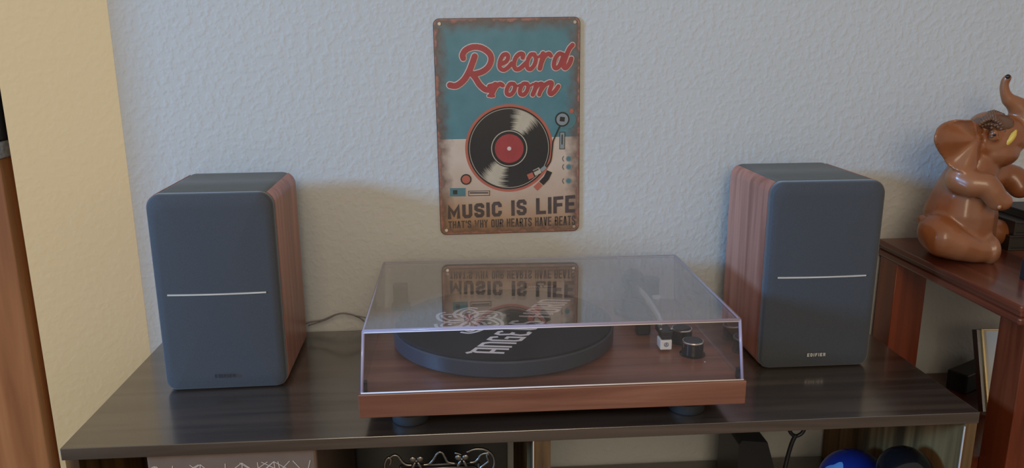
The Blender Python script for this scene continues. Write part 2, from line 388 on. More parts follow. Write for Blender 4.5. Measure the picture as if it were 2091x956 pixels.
def block_text(ink, text, x0, x1, base, top, weight, gap=0.22, fn2=None, narrow=('I', "'")):
    """block capitals from x0 to x1; base/top may be functions of x"""
    B = base if callable(base) else (lambda x: base); T = top if callable(top) else (lambda x: top)
    ws = [0.55 if c == ' ' else (0.34 if c in narrow else (1.25 if c in 'MW' else 1.0)) for c in text]
    tot = sum(ws) + gap * (len(text) - 1); k = (x1 - x0) / tot; x = x0
    for c, w in zip(text, ws):
        wd_ = w * k
        if c != ' ':
            for pl in GLYPH[c]:
                pts = []
                for gx, gy in pl:
                    xx = x + weight / 2 + gx * max(0.0, wd_ - weight); b, t = B(xx), T(xx)
                    pts.append((xx, b + weight / 2 + gy * (t - b - weight)))
                # extend open ends by half a stroke
                if c in 'SCG': ink.stroke(pts, weight); continue
                a, b2 = Vector(pts[0]), Vector(pts[1]); e = a + (a - b2).normalized() * weight / 2 if pts[0] != pts[-1] else a
                c2, d2 = Vector(pts[-1]), Vector(pts[-2]); e2 = c2 + (c2 - d2).normalized() * weight / 2 if pts[0] != pts[-1] else c2
                ink.stroke([e] + pts[1:-1] + [e2] if len(pts) > 2 else [e, e2], weight)
        x += wd_ + gap * k

# ------------------------------------------------------------------ the room
FLOOR = -0.60
KZ0, KZ1 = 0.2640, 0.2860      # kitchen worktop, underside and top
struct(MB().box(-0.611, 2.6, 0, 0.12, FLOOR, 1.9).build('wall_back', M['wall']))
# short slanting wall with an acute outer corner, kitchen beyond it
struct(MB().extrude([(-0.4675, -.0001), (-0.5846, -0.0618), (-0.611, -.0001)], 'Z', FLOOR, 1.9).build('wall_left', M['wall_side']))
struct(MB().box(-2.6, 2.6, -3.2, 0.74, FLOOR - 0.05, FLOOR).build('floor', M['floor']))
struct(MB().box(-2.6, -0.55, 0.62, 0.74, FLOOR, 1.9).build('wall_kitchen', M['wall_side']))
# window frame round the daylight, far to the left behind the camera
_d = (WIN_AIM - WIN).normalized()
wf = MB()
for a in ((-0.58, -0.5, -0.48, 0.48), (0.5, 0.58, -0.48, 0.48), (-0.5, 0.5, 0.4, 0.48), (-0.5, 0.5, -0.48, -0.4)):
    wf.box(a[0], a[1], a[2], a[3], -0.02, 0.03)
wfo = wf.build('window_1', M['white']); wfo.location = WIN + _d * -0.01
wfo.rotation_euler = _d.to_track_quat('-Z', 'Y').to_euler(); struct(wfo)

# kitchen run beyond the end of the side wall
kc = thing('base_cabinet', 'orange oak kitchen cabinet at the far left edge beside the side wall', 'cabinet', (-1.0, -0.02, FLOOR))
MB().box(-0.45, 0.383, -0.012, 0.006, 0.08, KZ0 - FLOOR, 0.001).build('face_panel', M['oak'], kc)
MB().box(-0.45, 0.383, 0.0065, 0.60, 0.0, KZ0 - FLOOR).build('carcass', M['oak'], kc)
tag(MB().box(-1.47, -0.6145, -0.046, 0.60, KZ0 + .0002, KZ1, 0.002).build('stone_worktop', M['granite']), 'speckled grey stone worktop on the orange oak cabinet', 'worktop')
ap = thing('kitchen_appliance', 'black appliance standing on the grey stone worktop at the left edge', 'appliance', (-0.85, -0.02, KZ1 + .0002))
MB().box(-0.20, 0.233, -0.012, 0.0, 0.0, 0.28, 0.002).build('front_panel', M['blackgloss'], ap)
MB().box(-0.20, 0.233, 0.0005, 0.30, 0.0, 0.28, 0.003).build('housing', M['black'], ap)

# ------------------------------------------------------------------ console
XL, XR, YF, TH = -0.4386, 0.5674, -0.3274, 0.0135
SH = -0.235
cons = thing('console_shelf', 'long dark walnut console carrying the turntable and both speakers', 'console', (0.06, -0.16, FLOOR))
ox, oy, oz = 0.06, -0.16, FLOOR
def cbox(name, x0, x1, y0, y1, z0, z1, m, b=0.0006): return MB().box(x0 - ox, x1 - ox, y0 - oy, y1 - oy, z0 - oz, z1 - oz, b).build(name, m, cons)
cbox('top_panel', XL, XR, YF, -0.004, -TH, 0, M['console'])
cbox('side_panel', XL + 0.003, XL + 0.017, YF + 0.001, -0.006, FLOOR, -TH - .0002, M['console_v'])
sp_ = cbox('side_panel', XR - 0.0145, XR - 0.0005, YF + 0.001, -0.006, FLOOR, -TH - .0002, M['console_v'])
MB().box(XR - 0.0152 - ox, XR - 0.0143 - ox, YF + 0.0005 - oy, YF + 0.0022 - oy, FLOOR - oz, -TH - .004 - oz).build('edge_band', M['s_pale'], sp_)
dv = cbox('divider', 0.0595, 0.0785, YF + 0.002, -0.01, SH, -TH - .0002, M['console_v'])
MB().box(0.0590 - ox, 0.0600 - ox, YF + 0.0012 - oy, YF + 0.003 - oy, SH - oz, -TH - .0002 - oz).build('edge_band', M['s_pale'], dv)
cbox('shelf', XL + 0.018, XR - 0.0155, YF + 0.003, -0.008, SH - 0.015, SH, M['console'])
cbox('back_panel', XL + 0.018, 0.050, -0.012, -0.007, SH, -TH - .0002, M['black'])
cbox('bottom_shelf', XL + 0.018, XR - 0.0155, YF + 0.003, -0.008, FLOOR + 0.06, FLOOR + 0.075, M['console'])

# ------------------------------------------------------------------ bookshelf speakers
def make_speaker(loc, rz, label, silver_logo):
    W_, H_, D_ = 0.1445, 0.2435, 0.147
    t = thing('bookshelf_speaker', label, 'speaker', loc, rz, 'pair of bookshelf speakers')
    hw = W_ / 2; RT, RB = 0.0165, 0.012
    MB().extrude(rrect(-hw + .0008, hw - .0008, 0.0, H_ - .0008, RT, RB, 8), 'Y', -D_ / 2 + 0.0125, D_ / 2, True).build('cabinet', M['vinyl_top'], t)
    for s in (-1, 1):          # veneered side wraps round the top and bottom curve
        o_, i_ = [], []
        for k in range(9):
            a = math.radians(-70 + 70 * k / 8); o_.append((hw - RB + RB * math.cos(a), RB + RB * math.sin(a))); i_.append((hw - RB + (RB - .003) * math.cos(a), RB + (RB - .003) * math.sin(a)))
        for k in range(9):
            a = math.radians(62 * k / 8); o_.append((hw - RT + RT * math.cos(a), H_ - RT + RT * math.sin(a))); i_.append((hw - RT + (RT - .003) * math.cos(a), H_ - RT + (RT - .003) * math.sin(a)))
        n = len(o_); mb = MB(); v = []
        for y in (-D_ / 2 + 0.012, D_ / 2 - 0.0005):
            v += [(s * p[0], y, p[1]) for p in o_] + [(s * p[0], y, p[1]) for p in i_]
        f = []
        for k in range(n - 1):
            f += [(k, k + 1, 2 * n + k + 1, 2 * n + k), (n + k, 3 * n + k, 3 * n + k + 1, n + k + 1), (k, n + k, n + k + 1, k + 1), (2 * n + k, 2 * n + k + 1, 3 * n + k + 1, 3 * n + k)]
        f += [(0, 2 * n, 3 * n, n), (n - 1, 2 * n - 1, 4 * n - 1, 3 * n - 1)]
        mb.add(v, f, False); mb.build('side_panel', M['spk_wood'], t)
    # convex cloth grille
    bulge = 0.0035
    def fy(x): return -D_ / 2 - bulge * (1 - (x / hw) ** 2)
    ol = rrect(-hw + .0004, hw - .0004, 0.0005, H_ - .0004, RT, RB, 8); n = len(ol); cz = H_ / 2
    rings = [(1, 0.0115, None), (1, 0.0035, None), (0.985, None, 0.001), (0.965, None, 0.0), (0.85, None, 0), (0.65, None, 0), (0.4, None, 0), (0.15, None, 0)]
    v = []; f = []
    for sc_, yb, ad in rings:
        for (x, z) in ol:
            # shrink by a constant margin, so that corners stay round
            x2, z2 = x * sc_, cz + (z - cz) * (1 - (1 - sc_) * (0.6 if sc_ > .9 else 1))
            v.append((x2, -D_ / 2 + yb if yb is not None else fy(x2) + ad, z2))
    for r in range(len(rings) - 1):
        for i in range(n):
            j = (i + 1) % n; f.append((r * n + i, r * n + j, (r + 1) * n + j, (r + 1) * n + i))
    f.append(tuple((len(rings) - 1) * n + i for i in range(n))); f.append(tuple(range(n - 1, -1, -1)))
    gm = MB(); gm.add(v, f, True); g = gm.build('grille', M['grille'], t)
    xs = [-0.80 * hw + 1.58 * hw * k / 16 for k in range(17)]
    mb = MB()
    for a, b in zip(xs[:-1], xs[1:]):
        p = [(x, fy(x) + dy, 0.1225 + dz) for x in (a, b) for dy in (-0.0008, 0.001) for dz in (-0.0009, 0.0009)]
        mb.add(p, [(0, 1, 5, 4), (2, 6, 7, 3), (0, 4, 6, 2), (1, 3, 7, 5)])
    mb.build('accent_strip', M['strip'], g)
    ink = Ink(lambda x, z, h: (x, fy(x) - h, z), 0.0009)
    block_text(ink, 'EDIFIER', -0.0120, 0.0120, 0.0165, 0.0210, 0.0010, 0.4)
    ink.build('brand_lettering', M['strip'] if silver_logo else M['darkprint'], g)
    # rear binding posts
    for sx in (-.012, .012):
        MB().lathe([(.0045, 0), (.0045, .008), (.003, .010)], (sx, D_ / 2 - .001, 0.035), 14, axis='Y').build('binding_post', M['black'], t)
    return t
def front_to_centre(x, y, rz, d=0.147): return (x - math.sin(rz) * d / 2, y + math.cos(rz) * d / 2, 0)
make_speaker(front_to_centre(-0.3036, -0.1913, 0.0161), 0.0161, 'charcoal bookshelf speaker with dark lettering beside the left side wall', False)
make_speaker(front_to_centre(0.436, -0.1889, 0.0026), 0.0026, 'charcoal bookshelf speaker with bright lettering and red wood side, near the elephant', True)

cb = thing('speaker_cable', 'thin grey cable running along the wall behind the left speaker', 'cable', (-0.19, -0.02, 0))
MB().tube(spline([(-.062, -.004, .012), (-.045, 0, .020), (-.025, .002, .0225), (-.005, 0, .031), (.010, 0, .032), (.028, .002, .024), (.05, 0, .006), (.075, -.002, .0016), (.1, -.004, .0016)], 6), 0.0012, 8).build('wire', M['cable'], cb)
MB().tube(spline([(-.045, -.001, .016), (-.02, -.002, .024), (0.0, -.003, .033), (.02, -.003, .030), (.045, -.003, .0225), (.07, -.003, .0016)], 6), 0.0009, 8).build('wire', M['cable'], cb)
MB().box(-.072, -.050, -.012, .006, 0.0, .034, .002).build('plug', M['plug'], cb)

# ------------------------------------------------------------------ turntable
TX, TY0 = 0.083, -0.3295
tt = thing('turntable', 'red walnut record player with clear dust cover closed over its black platter', 'turntable', (TX, -0.19, 0))
def T(p): return (p[0] - TX, p[1] + 0.19, p[2])
def tb(mb, name, m, parent=tt):
    mb.v = [T(p) for p in mb.v]; return mb.build(name, m, parent)
ZB, ZT = 0.0228, 0.0497
pl = tb(MB().box(TX - .21, TX + .21, TY0, -0.046, ZB, ZT, .0009), 'plinth', M['plinth'])
for fx, fyy in ((-0.0753, -0.289), (0.2395, -0.289), (-0.0753, -0.085), (0.2395, -0.085)):
    ft = tb(MB().lathe([(.0195, 0), (.0205, .0015), (.0205, .0115), (.0185, .013)], (fx, fyy, 0), 32), 'foot', M['rubber'])
    tb(MB().lathe([(.0160, .0125), (.0160, .0235)], (fx, fyy, 0), 28), 'foot_collar', M['black'], ft)
PC = (0.0365, -0.1835); EX, EY = 0.1355, 0.1245
k_ = lambda mb: mb
tb(MB().lathe([(0.955, .0515), (0.975, .0522), (1.0, .0545), (1.0, .0705), (.99, .0722), (.975, .0728)], (PC[0], PC[1], 0), 96, EX, EY), 'platter', M['platter'])
mt = tb(MB().lathe([(.982, .0728), (.985, .0735), (.985, .0748), (.978, .0756)], (PC[0], PC[1], 0), 96, EX, EY), 'slipmat', M['felt'])
tb(MB().lathe([(.0038, .0756), (.0038, .0805), (.002, .083)], (PC[0], PC[1], 0), 16), 'spindle', M['silver'])
# print on the mat: lettering runs away from the viewer, letters leaning on their side
O_ = Vector((0.0305, -0.2905)); AD = Vector((0.0985, 0.172)); UP = Vector((-0.036, 0.0062))
def matxy(x, y, h): q = O_ + AD * x + UP * y; return T((q.x, q.y, 0.0756 + h))
def mat_stroke(ink, pts, w): ink.stroke(pts, w)
STY = {'A': [[(0, 0), (0, .85), (.25, 1), (1, 1), (1, 0)], [(0, .42), (1, .42)], [(0, 1), (-.35, 1.12)]], 'N': [[(0, 0), (0, 1), (.75, 1), (1, .85), (1, 0)]],
       'G': [[(1, .82), (.8, 1), (.2, 1), (0, .85), (0, .15), (.2, 0), (1, 0), (1, .5), (.5, .5)]], 'E': [[(1, .9), (.8, 1), (.2, 1), (0, .85), (.2, .52), (.75, .52)], [(.2, .52), (0, .2), (.2, 0), (.8, 0), (1, .1)]],
       'L': [[(.15, 1), (.15, .12), (.35, 0), (1, 0)]], 'S': [[(1, .85), (.8, 1), (.2, 1), (0, .8), (.2, .55), (.8, .45), (1, .2), (.8, 0), (.2, 0), (0, .12)]],
       'H': [[(0, 0), (0, 1.05)], [(1, 0), (1, 1.05)], [(0, .5), (1, .5)]], 'O': [[(.5, 1), (.2, 1), (0, .85), (0, .15), (.2, 0), (.8, 0), (1, .15), (1, .85), (.8, 1), (.5, 1)]],
       'R': [[(0, 0), (0, 1), (.8, 1), (1, .86), (1, .6), (.8, .48), (.05, .48)], [(.55, .48), (1, 0)]]}
class MatInk(Ink): pass
wi = Ink(lambda x, y, h: T((x, y, 0.0756 + h)), 0.00025)
def place(pt): q = O_ + AD * pt[0] + UP * pt[1]; return (q.x, q.y)
x = 0.0
for c in 'ANGELS HORN':
    if c == ' ': x += 0.055; continue
    w_ = 0.060
    for pl_ in STY[c]: wi.stroke([place((x + w_ * gx, gy)) for gx, gy in pl_], 0.0047)
    x += w_ + 0.0385
wi.build('mat_lettering', M['white'], mt)
fi = Ink(lambda x, y, h: T((x, y, 0.0756 + h)), 0.00022)
FC = (-0.006, -0.181)
for k in range(6):
    a = PI / 6 + k * PI / 3; ca, sa = math.cos(a), math.sin(a)
    def rt(px, py): return (FC[0] + 0.96 * (px * ca - py * sa), FC[1] + 0.96 * (px * sa + py * ca))
    fi.stroke(spline([rt(*q) for q in ((.002, 0), (.014, .0095), (.028, .0105), (.041, 0), (.028, -.0105), (.014, -.0095), (.002, 0))], 6), 0.0036)
    fi.stroke(spline([rt(*q) for q in ((.010, .017), (.024, .020), (.038, .014), (.047, .0), (.043, -.012))], 6), 0.0042)
    fi.disc(*rt(.029, .0), 0.0028, 10); fi.stroke([rt(.008, 0), rt(.02, 0)], 0.002)
fi.build('mat_emblem', M['white'], mt)
# control knobs
for kx, ky in ((0.2560, -0.2500), (0.2545, -0.2085)):
    kb = tb(MB().lathe([(.0150, .0497), (.0150, .0508), (.0128, .0512), (.0124, .0660), (.0118, .0668)], (kx, ky, 0), 32), 'control_knob', M['blackgloss'])
    tb(MB().lathe([(.0126, .0648), (.0128, .0662), (.0122, .0672), (.0116, .0672)], (kx, ky, 0), 32), 'knob_ring', M['silver'], kb)
    tb(MB().lathe([(.0114, .0668), (.0112, .0676)], (kx, ky, 0), 32), 'knob_cap', M['black'], kb)
tb(MB().lathe([(.0008, .0497), (.0007, .0501)], (0.2635, -0.2745, 0), 10), 'index_dot', M['white'])
# tonearm
arm = tb(MB().tube(spline([(0.2235, -0.098, .0855), (0.2255, -0.15, .0838), (0.227, -0.195, .0795), (0.2268, -0.218, .0745)], 6), 0.0042, 12), 'tonearm', M['silver'])
tb(MB().box(0.2195, 0.2345, -0.2400, -0.2130, .0685, .0755, .0012).box(0.2215, 0.2325, -0.239, -0.222, .0640, .0690, .0008), 'headshell', M['black'], arm)
tb(MB().tube([(0.234, -0.232, .0725), (0.245, -0.233, .0728), (0.258, -0.231, .0745)], [.0014, .0012, .0009], 8), 'finger_lift', M['black'], arm)
ca_ = tb(MB().box(0.2195, 0.2335, -0.2415, -0.2240, .0525, .0645, .0010), 'cartridge', M['cart'], arm)
ci = Ink(lambda x, z, h: T((x, -0.2415 - h, z)), 0.0003)
ci.ring(0.2265, .0592, .0021, .0028, 24); ci.stroke([(0.2251, .0578), (0.2265, .0610), (0.2279, .0578)], .0006); ci.stroke([(0.2265, .0610), (.2265, .0572)], .0005)
ci.build('cartridge_emblem', M['blueprint'], arm)
for sx in (0.2205, 0.2335):
    tb(MB().lathe([(.0017, .0755), (.0017, .0772), (.001, .078)], (sx, -0.2365, 0), 12), 'headshell_screw', M['silver'], arm)
tb(MB().lathe([(.031, .0497), (.031, .0530), (.027, .0545), (.024, .0600), (.024, .0720), (.021, .0740)], (0.2235, -0.098, 0), 36).box(0.2125, 0.2345, -0.108, -0.088, .0735, .0925, .0015), 'tonearm_base', M['black'])
tb(MB().lathe([(.0155, 0), (.0165, .002), (.0165, .020), (.0150, .022)], (0.2235, -0.088, .0865), 28, axis='Y'), 'counterweight', M['platter'])
tb(MB().box(0.2040, 0.2215, -0.187, -0.1695, .0497, .0735, .003), 'arm_rest', M['black'])
tb(MB().lathe([(.007, .0497), (.007, .076), (.0055, .078)], (0.2455, -0.117, 0), 20), 'antiskate_dial', M['silver'])
# dust cover
bx0, bx1, by0, by1, zb = TX - .2075, TX + .2075, -0.3272, -0.0500, ZT + .0002
tx0, tx1, ty0, ty1, zt = TX - .2038, TX + .2038, -0.3180, -0.0531, 0.1179
th = 0.0028
def shell(i):
    d = th * i
    return [(bx0 + d, by0 + d, zb), (bx1 - d, by0 + d, zb), (bx1 - d, by1 - d, zb), (bx0 + d, by1 - d, zb), (tx0 + d, ty0 + d, zt - d), (tx1 - d, ty0 + d, zt - d), (tx1 - d, ty1 - d, zt - d), (tx0 + d, ty1 - d, zt - d)]
lm = MB(); a = [(0, 1, 5, 4), (1, 2, 6, 5), (2, 3, 7, 6), (3, 0, 4, 7), (4, 5, 6, 7)]
lm.add(shell(0) + shell(1), a + [tuple(8 + q for q in reversed(f)) for f in a] + [(0, 8, 9, 1), (1, 9, 10, 2), (2, 10, 11, 3), (3, 11, 8, 0)])
lid = tb(lm, 'dust_cover', M['lid'])
c8 = [Vector(p) for p in shell(0.5)]
for a_, b_, r_ in ((4, 5, .0017), (0, 4, .0017), (1, 5, .0017), (5, 6, .0011), (4, 7, .0011), (6, 7, .0009), (2, 6, .0010), (3, 7, .0010)):
    tb(MB().tube([c8[a_], c8[b_]], r_, 8), 'cover_edge', M['lid_edge'], lid)
tb(MB().tube([(c8[4].x, c8[4].y - .0012, c8[4].z - .0016), (c8[5].x, c8[5].y - .0012, c8[5].z - .0016)], .0007, 6), 'cover_edge', M['lid_rim'], lid)
tb(MB().tube([(bx0 + .0005, by0, zb + .0007), (bx1 - .0005, by0, zb + .0007)], .0008, 6), 'cover_rim', M['lid_rim'], lid)
for s_, xx in ((1, bx0), (-1, bx1)):
    tb(MB().box(min(xx + s_ * .0035, xx + s_ * .0065), max(xx + s_ * .0035, xx + s_ * .0065), by0 + .004, by0 + .010, zb, zb + .012, .0006), 'bumper', M['black'], lid)
for hx in (-0.0985, 0.252):
    tb(MB().box(hx - .010, hx + .010, -0.068, -0.0555, .0499, .0880, .0015).box(hx - .013, hx + .013, -0.068, -0.0555, .0499, .0600, .0015), 'hinge', M['black'], lid)
lb = tb(MB().box(0.0735, 0.1185, -0.0568, -0.0562, .0742, .0826), 'maker_plate', M['black'], lid)
li = Ink(lambda x, z, h: T((x, -0.0568 - h, z)), 0.0002)
block_text(li, 'ANGELS HORN', 0.0785, 0.1135, .0752, .0778, .0006, .35); li.disc(0.096, .0803, .0050, 20, .0014)
li.build('maker_lettering', M['white'], lb)

# ------------------------------------------------------------------ tin sign
SX, SZ = 0.0561, 0.2915
sg = thing('tin_sign', 'rusty tin sign with teal and cream record player print above the turntable', 'sign', (SX, -0.0005, SZ))
sg.rotation_euler = (0, -0.0083, 0)
MB().extrude(rrect(-.1, .1, -.15, .15, .0085, .0085, 6), 'Y', -.0022, -.0004, True).build('backing', M['tin'], sg)
MB().extrude(rrect(-.0992, .0992, -.1492, .1492, .008, .008, 6), 'Y', -.0028, -.0020, True).build('printed_face', M['sign'], sg)
SY = -.0028
def sfn(x, y, h): return (x, SY - h, y)
Hm = (0.000631669537319002, -1.1865375932546758e-05, -0.6531283956031386, -9.145867784316408e-06, -0.0006127617066416921, 0.17225332600996499, -4.790033041045751e-05, -0.00017651372026729185)
def flatten(x, y):   # print artwork was traced on a slanted view: square it up to the sign's own plane
    d = Hm[6] * x + Hm[7] * y + 1; return ((Hm[0] * x + Hm[1] * y + Hm[2]) / d, (Hm[3] * x + Hm[4] * y + Hm[5]) / d)
A1 = lambda x, y: flatten(860 + x / 3.983, 10 + y / 3.983)
A2 = lambda x, y: flatten(860 + x / 3.677, 240 + y / 3.677)
script = [  # (points, width) of the brush lettering
 ([(345, 432), (340, 405), (365, 365), (425, 340), (495, 350), (555, 395), (570, 450), (545, 510), (490, 550), (420, 568)], 42),
 ([(437, 418), (420, 470), (392, 545), (350, 615), (290, 660), (240, 655)], 44),
 ([(415, 560), (445, 600), (480, 655), (530, 695), (585, 690)], 42),
 ([(652, 482), (690, 462), (706, 425), (690, 402), (660, 415), (638, 470), (640, 515), (670, 533), (705, 512), (735, 478)], 26),
 ([(822, 432), (825, 405), (800, 400), (768, 430), (752, 485), (765, 525), (800, 522), (850, 475)], 27),
 ([(915, 405), (885, 410), (860, 465), (860, 515), (885, 528), (915, 495), (928, 445), (915, 405)], 26), ([(922, 420), (945, 428), (970, 410)], 16),
 ([(985, 400), (980, 440), (960, 522)], 30), ([(972, 480), (998, 425), (1030, 400), (1048, 418)], 26),
 ([(1145, 410), (1115, 402), (1085, 440), (1072, 495), (1085, 522), (1115, 505), (1145, 430)], 27), ([(1222, 332), (1195, 365), (1165, 440), (1150, 500), (1165, 522), (1195, 490), (1212, 445)], 29),
 ([(560, 668), (590, 662), (605, 655), (585, 705), (572, 738)], 34), ([(585, 715), (610, 670), (640, 648), (662, 660)], 28), ([(550, 745), (592, 747)], 18),
 ([(750, 648), (720, 650), (697, 692), (698, 730), (725, 738), (752, 708), (762, 668), (750, 648)], 26), ([(760, 660), (785, 665), (805, 655)], 15),
 ([(856, 648), (826, 650), (803, 692), (804, 730), (830, 738), (857, 708), (867, 668), (856, 648)], 26), ([(865, 660), (885, 665), (905, 650)], 15),
 ([(930, 650), (922, 690), (903, 738)], 28), ([(915, 705), (945, 660), (972, 648), (978, 668), (955, 738)], 26), ([(968, 705), (1000, 660), (1040, 638), (1056, 652), (1036, 715), (1050, 735), (1078, 715), (1108, 672)], 27)]
K1 = 1 / 3.983 / 1400
pale = Ink(sfn, .00010); red = Ink(sfn, .00062)
for pts, w in script:
    q = spline([A1(*p) for p in pts], 5); w *= 1.12 if w > 38 else 1.32
    pale.brush(q, (w + 10) * K1); red.brush(q, w * K1 * .93)
pale.build('title_outline', M['s_pale'], sg); red.build('title_lettering', M['s_red'], sg)
# record
RC = (0.0003, -0.0276)
Ink(sfn, .00010).disc(*RC, .0618, 72).build('record_rim', M['s_orange'], sg)
i2 = Ink(sfn, .00018); i2.disc(*RC, .0582, 72); i2.build('record_disc', M['s_black'], sg)  # black face of the printed record
Ink(sfn, .00026).ring(RC[0], RC[1], .0553, .0560, 72).ring(RC[0], RC[1], .0242, .0254, 48).build('record_ring', M['s_cream'], sg)
rnd = random.Random(3)
for mid, half in ((62, 22), (242, 22)):
    sh_ = Ink(sfn, .00030)
    for k in range(24):
        r0 = .0268 + k * .00118; e0, e1 = half + rnd.uniform(-3, 5) , half + rnd.uniform(-3, 5)
        N = 14; a0, a1 = mid - e0, mid + e1; up_, dn = [], []
        for i in range(N + 1):
            a = math.radians(a0 + (a1 - a0) * i / N); t = min(1, i / N / .30, (1 - i / N) / .30); r1 = .00122 * max(.05, t)
            up_.append((RC[0] + (r0 + r1) * math.cos(a), RC[1] + (r0 + r1) * math.sin(a))); dn.append((RC[0] + r0 * math.cos(a), RC[1] + r0 * math.sin(a)))
        for i in range(N): sh_.fill([dn[i], dn[i + 1], up_[i + 1], up_[i]])
    sh_.build('record_sheen', M['s_cream'], sg)
Ink(sfn, .00034).disc(*RC, .0203, 48).build('record_label', M['s_red'], sg)
Ink(sfn, .00040).disc(*RC, .0029, 20).build('record_spindle', M['s_pale'], sg)
# printed tonearm and controls
K2 = 1 / 3.677 / 1380
def pr(name, m, lift):
    k = Ink(sfn, lift); k.done = lambda: k.build(name, M[m], sg); return k
pr('printed_arm_base', 's_teal', .00036).disc(*A2(1085, 30), 66 * K2, 40).done()
pr('printed_pivot', 's_grey', .00044).disc(*A2(1052, 27), 42 * K2, 36).done()
c = A2(1052, 25); pr('printed_pivot_ring', 's_black', .00052).ring(c[0], c[1], 42 * K2, 52 * K2, 40).done()
pr('printed_pivot_cap', 's_black', .00054).stroke([A2(1034, 22), A2(1070, 26)], 32 * K2).done()
pr('printed_tonearm', 's_black', .00060).stroke(spline([A2(*q) for q in ((1036, 72), (1010, 130), (985, 190), (978, 250), (968, 330), (945, 372), (912, 402))], 6), 10 * K2).done()
pr('printed_arm_joint', 's_grey', .00062).stroke([A2(930, 380), A2(895, 410)], 26 * K2).done()
pr('printed_headshell', 's_cream', .00064).stroke([A2(890, 405), A2(845, 428)], 44 * K2).done()
pr('printed_headshell_window', 's_brown', .00066).stroke([A2(878, 398), A2(838, 418)], 12 * K2).done()
pr('printed_stylus_tip', 's_orange', .00064).stroke([A2(840, 440), A2(800, 458)], 40 * K2).done()
pr('printed_arm_rest', 's_black', .00050).stroke([A2(958, 415), A2(935, 465), A2(898, 505)], 42 * K2).done()
pr('printed_rest_tip', 's_orange', .00052).stroke([A2(893, 508), A2(855, 545)], 40 * K2).done()
pr('printed_red_button', 's_orange', .00050).disc(*A2(1120, -38), 16 * K2, 12).done()
for kx, ky in ((1100, 322), (1100, 383), (1098, 488)):
    pr('printed_dial', 's_grey', .00044).disc(*A2(kx, ky), 22 * K2, 24).done(); pr('printed_dial_face', 's_teal', .00058).disc(*A2(kx, ky), 16 * K2, 20).done()
    pr('printed_bracket', 's_black', .00052).stroke(spline([A2(1062, ky - 20), A2(1053, ky), A2(1062, ky + 20)], 5), 4 * K2).done()
pr('printed_slider', 's_grey', .00044).stroke([A2(1052, 125), A2(1050, 245)], 34 * K2).done()
pr('printed_slider_border', 's_black', .00052).stroke([A2(*p) for p in ((1034, 122), (1070, 122), (1068, 248), (1032, 248), (1034, 122))], 4 * K2).done()
pr('printed_slider_track', 's_black', .00054).stroke([A2(1051, 140), A2(1050, 215)], 8 * K2).done()
pr('printed_name_plate', 's_black', .00052).stroke([A2(*p) for p in ((365, 560), (520, 558), (520, 592), (367, 594), (365, 560))], 4 * K2).done()
pr('printed_plate_line', 's_black', .00052).stroke([A2(375, 573), A2(510, 573)], 8 * K2).done()
c = A2(347, 472); pr('printed_power_ring', 's_black', .00052).ring(c[0], c[1], 30 * K2, 39 * K2, 32).done(); pr('printed_power_button', 's_orange', .00050).disc(c[0], c[1], 29 * K2, 24).done()
pr('printed_switch_panel', 's_teal', .00046).stroke([A2(230, 567), A2(343, 567)], 60 * K2).done(); pr('printed_switch', 's_black', .00052).stroke([A2(252, 567), A2(284, 567)], 30 * K2).done()
wt = Ink(sfn, .00040)
lin = lambda a, b: (lambda x: a + (b - a) * (x + .089) / .183)
block_text(wt, 'MUSIC IS LIFE', -.0890, .0940, lin(-.1268, -.1222), lin(-.1075, -.0965), .0050, .20)
wt.build('slogan_lettering', M['s_brown'], sg)
w2 = Ink(sfn, .00038)
block_text(w2, "THAT'S WHY OUR HEARTS HAVE BEATS", -.0885, .0945, lin(-.1405, -.1410), lin(-.1300, -.1268), .00185, .20)
w2.build('small_slogan_lettering', M['s_brown'], sg)
for hx, hz in ((-.0915, -.1430), (.0925, -.1430), (-.0915, .1430), (.0925, .1430)):
    MB().lathe([(.0022, 0), (.0022, .0005), (.0012, .0008)], (hx, SY - .0008, hz), 14, axis='Y').build('eyelet', M['pewter'], sg)

# ------------------------------------------------------------------ cherry table on the right
TZ = 0.120; TX0 = 0.6085
tbl = thing('side_table', 'dark cherry table with square legs under the elephant figurine', 'table', (0.92, -0.155, FLOOR))
def bxt(name, x0, x1, y0, y1, z0, z1, m, b=.001, par=None): return MB().box(x0 - .92, x1 - .92, y0 + .155, y1 + .155, z0 - FLOOR, z1 - FLOOR, b).build(name, m, par or tbl)
tm = MB()
for x0, y0, z0, z1, b in ((TX0, -.312, TZ - .0085, TZ, .0022), (TX0 + .0045, -.3075, TZ - .0150, TZ - .0084, .0012), (TX0 + .0015, -.3105, TZ - .0245, TZ - .0149, .0030)):
    tm.box(x0 - .92, 1.24 - .92, y0 + .155, -.002 + .155, z0 - FLOOR, z1 - FLOOR, b)
tm.build('table_top', M['cherry'], tbl)
for x0, x1, x2 in ((.6125, .660, .628), (1.18, 1.228, 1.18)):
    bxt('leg', x2, x1 + .012, -.302, -.256, FLOOR, TZ - .0246, M['cherry_v']); bxt('leg', x0, x1, -.055, -.010, FLOOR, TZ - .0246, M['cherry_v'])
bxt('shelf', .616, 1.225, -.255, -.006, -.118, -.100, M['cherry'])

